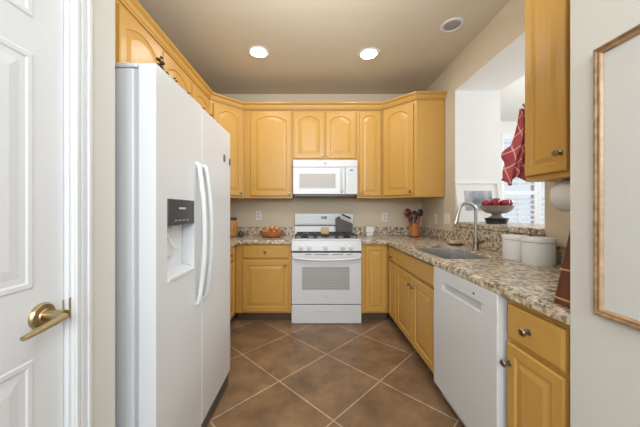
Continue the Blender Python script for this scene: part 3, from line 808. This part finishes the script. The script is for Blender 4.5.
# plaid towel hanging from the side of the cabinet
bm = nb(); uvl = bm.loops.layers.uv.new('uv'); nu, nv = 26, 36; grid = []
def towel(u, v):
    z = 1.80 - v*.40
    spread = .035 + .045*min(1, v*1.15)**.85
    x = 1.212 - spread*(1-u) + .015*math.sin(v*5)
    y = 1.515 + .028*math.sin(u*15+v*2.5)*min(1, v*2+.15) + .03*(1-u)*v
    if u < .12 and v > .5: x -= .038*(1-u/.12)*max(0, math.sin((v-.5)*2*PI*2.1))
    z -= .035*math.sin(u*7)*v**3 
    return Vector((x, y, z))
for i in range(nu+1): grid.append([bm.verts.new(towel(i/nu, j/nv)) for j in range(nv+1)])
for i in range(nu):
    for j in range(nv):
        f = bm.faces.new((grid[i][j], grid[i+1][j], grid[i+1][j+1], grid[i][j+1]))
        for lp, (a, b) in zip(f.loops, ((i, j), (i+1, j), (i+1, j+1), (i, j+1))): lp[uvl].uv = (a/nu*.42, b/nv*.46)
t = thing('dish_towel', 'red plaid dish towel hanging on a hook beside the right wall cabinet', 'towel', (0, 0, 0))
o = obj('cloth', bm, 'plaid', t, True); sm = o.modifiers.new('thick', 'SOLIDIFY'); sm.thickness = .003
bm = nb(); tube(bm, [(1.195, 1.4315, 1.80), (1.195, 1.47, 1.80), (1.195, 1.50, 1.805), (1.195, 1.512, 1.825)], .005, 8); lathe(bm, [(.018, 0), (.018, .006), (0, .008)], 16, Matrix.Translation((1.195, 1.4312, 1.80)) @ ry)
obj('hook', bm, 'nickel', t, True)

# compote with apples on the ledge
bx_, by_ = 1.63, 2.36; LZ = 1.1095
t = thing('trivet', 'round black trivet on the ledge under the apple bowl', 'trivet', (bx_, by_, LZ))
bm = nb(); lathe(bm, [(.078, .0005), (.080, .014), (.086, .016), (.086, .024), (.078, .030), (.090, .036), (.090, .046), (.080, .050), (0, .050)], 36, None, True)
obj('trivet_disc', bm, 'black', t, True)
t = thing('pedestal_bowl', 'grey-white pedestal bowl full of red apples on the pass-through ledge', 'bowl', (bx_, by_, LZ+.0505))
bm = nb(); lathe(bm, [(.060, 0), (.058, .006), (.044, .013), (.036, .020), (.034, .03), (.046, .036)], 36); obj('pedestal', bm, 'stone', t, True)
bm = nb(); lathe(bm, [(.03, .035), (.075, .042), (.110, .064), (.129, .100), (.130, .106), (.123, .104), (.104, .072), (.07, .052), (0, .046)], 40); obj('bowl', bm, 'stone', t, True)
an = ['leftmost by the rim', 'front left by the rim', 'front middle by the rim', 'rightmost by the rim', 'back right by the rim', 'back middle by the rim', 'back left by the rim', 'in the center of the heap']
ap = []
for k in range(7):
    a = PI + k*2*PI/7
    ap.append((.087*math.cos(a), .087*math.sin(a), .144 + .004*(k % 2)))
ap += [(.0, .0, .162)]
for k, (x, y, z) in enumerate(ap):
    tt = thing('apple', 'red apple in the pedestal bowl, ' + an[k], 'apple', (bx_+x, by_+y, LZ+.0305+z*1.0), k*1.3, 'apples in the pedestal bowl')
    bm = nb(); lathe(bm, [(a*.88, b*.92) for a, b in [(0, -.028), (.010, -.033), (.022, -.031), (.035, -.012), (.0385, .006), (.033, .024), (.020, .033), (.008, .030), (0, .024)]], 18); obj('apple_flesh', bm, 'apple', tt, True)
    bm = nb(); tube(bm, [(0, 0, .024), (.003, 0, .042)], .0018, 6); obj('apple_stem', bm, 'stemtan', tt)

# framed print leaning in the pass-through
t = thing('framed_print', 'white matted landscape print in thin frame leaning on the ledge behind the bowl', 'picture', (1.655, 2.63, LZ+.002))
t.rotation_euler = (-.16, 0, 0)
w, h = .212, .395
obj('mat_board', box(-w+.004, w-.004, .0, .006, .004, h-.004), 'white', t)
bm = nb(); bx(bm, -w, -w+.009, -.008, .016, 0, h, .002); bx(bm, w-.009, w, -.008, .016, 0, h, .002)
bx(bm, -w, w, -.008, .016, 0, .009, .002); bx(bm, -w, w, -.008, .016, h-.009, h, .002); obj('frame', bm, 'white', t)
obj('print', box(-.130, .145, -.0015, .002, .115, .315), 'art', t)

# picture on the near right wall
t = thing('wall_picture', 'large cream matted picture in carved brown frame on the near right wall', 'picture', (XN-.001, .748, .932), -PI/2)
h = .738; w = .60; fw = .030
bm = nb()
def frame_profile(bm, w, h, prof):
    rings = []
    for (i, y) in prof: rings.append([bm.verts.new(q) for q in ((i, y, i), (w-i, y, i), (w-i, y, h-i), (i, y, h-i))])
    for a, b in zip(rings, rings[1:]):
        for k in range(4): bm.faces.new((a[k], a[(k+1) % 4], b[(k+1) % 4], b[k]))
    a, b = rings[-1], rings[0]
    for k in range(4): bm.faces.new((a[k], a[(k+1) % 4], b[(k+1) % 4], b[k]))
frame_profile(bm, w, h, [(0, 0), (0, -.016), (.003, -.020), (.007, -.019), (.010, -.016), (.014, -.016), (.014, 0)])
obj('frame', bm, 'pframe', t)
bm = nb(); frame_profile(bm, w, h, [(.0145, -.002), (.0145, -.0155), (.017, -.0145), (.020, -.009), (.020, -.002)]); obj('inner_lip', bm, 'pframe_in', t)
obj('mat_board', box(.018, w-.018, -.007, -.002, .018, h-.018), 'mat_board', t)
bm = nb(); frame_profile(bm, w-.24, h-.26, [(0, 0), (0, -.0085), (.004, -.0085), (.004, 0)]); bmesh.ops.translate(bm, verts=bm.verts[:], vec=(.12, 0, .13)); obj('mat_bevel', bm, 'outlet', t)

# ------------------------------------------------------------------ ceiling lights
def downlight(x, y, label, lit, r=.075, dm='bulb'):
    t = thing('recessed_light', label, 'ceiling light', (x, y, H), 0)
    bm = nb(); lathe(bm, [(r, -.001), (r, -.006), (r+.006, -.010), (r+.022, -.007), (r+.026, -.001)], 40, None, False)
    obj('trim_ring', bm, 'trim', t, True)
    bm = nb(); lathe(bm, [(r*1.0, -.003), (r*.6, -.0075), (0, -.009)], 32, None, False); obj('diffuser', bm, dm if lit else 'lens', t, True)
downlight(-.52, 2.594, 'lit round recessed ceiling light, left of the two glowing ones', True)
downlight(.56, 2.62, 'lit round recessed ceiling light, right of the two glowing ones', True)
downlight(1.163, 2.218, 'unlit grey round recessed ceiling fixture near the right wall', False, .065)
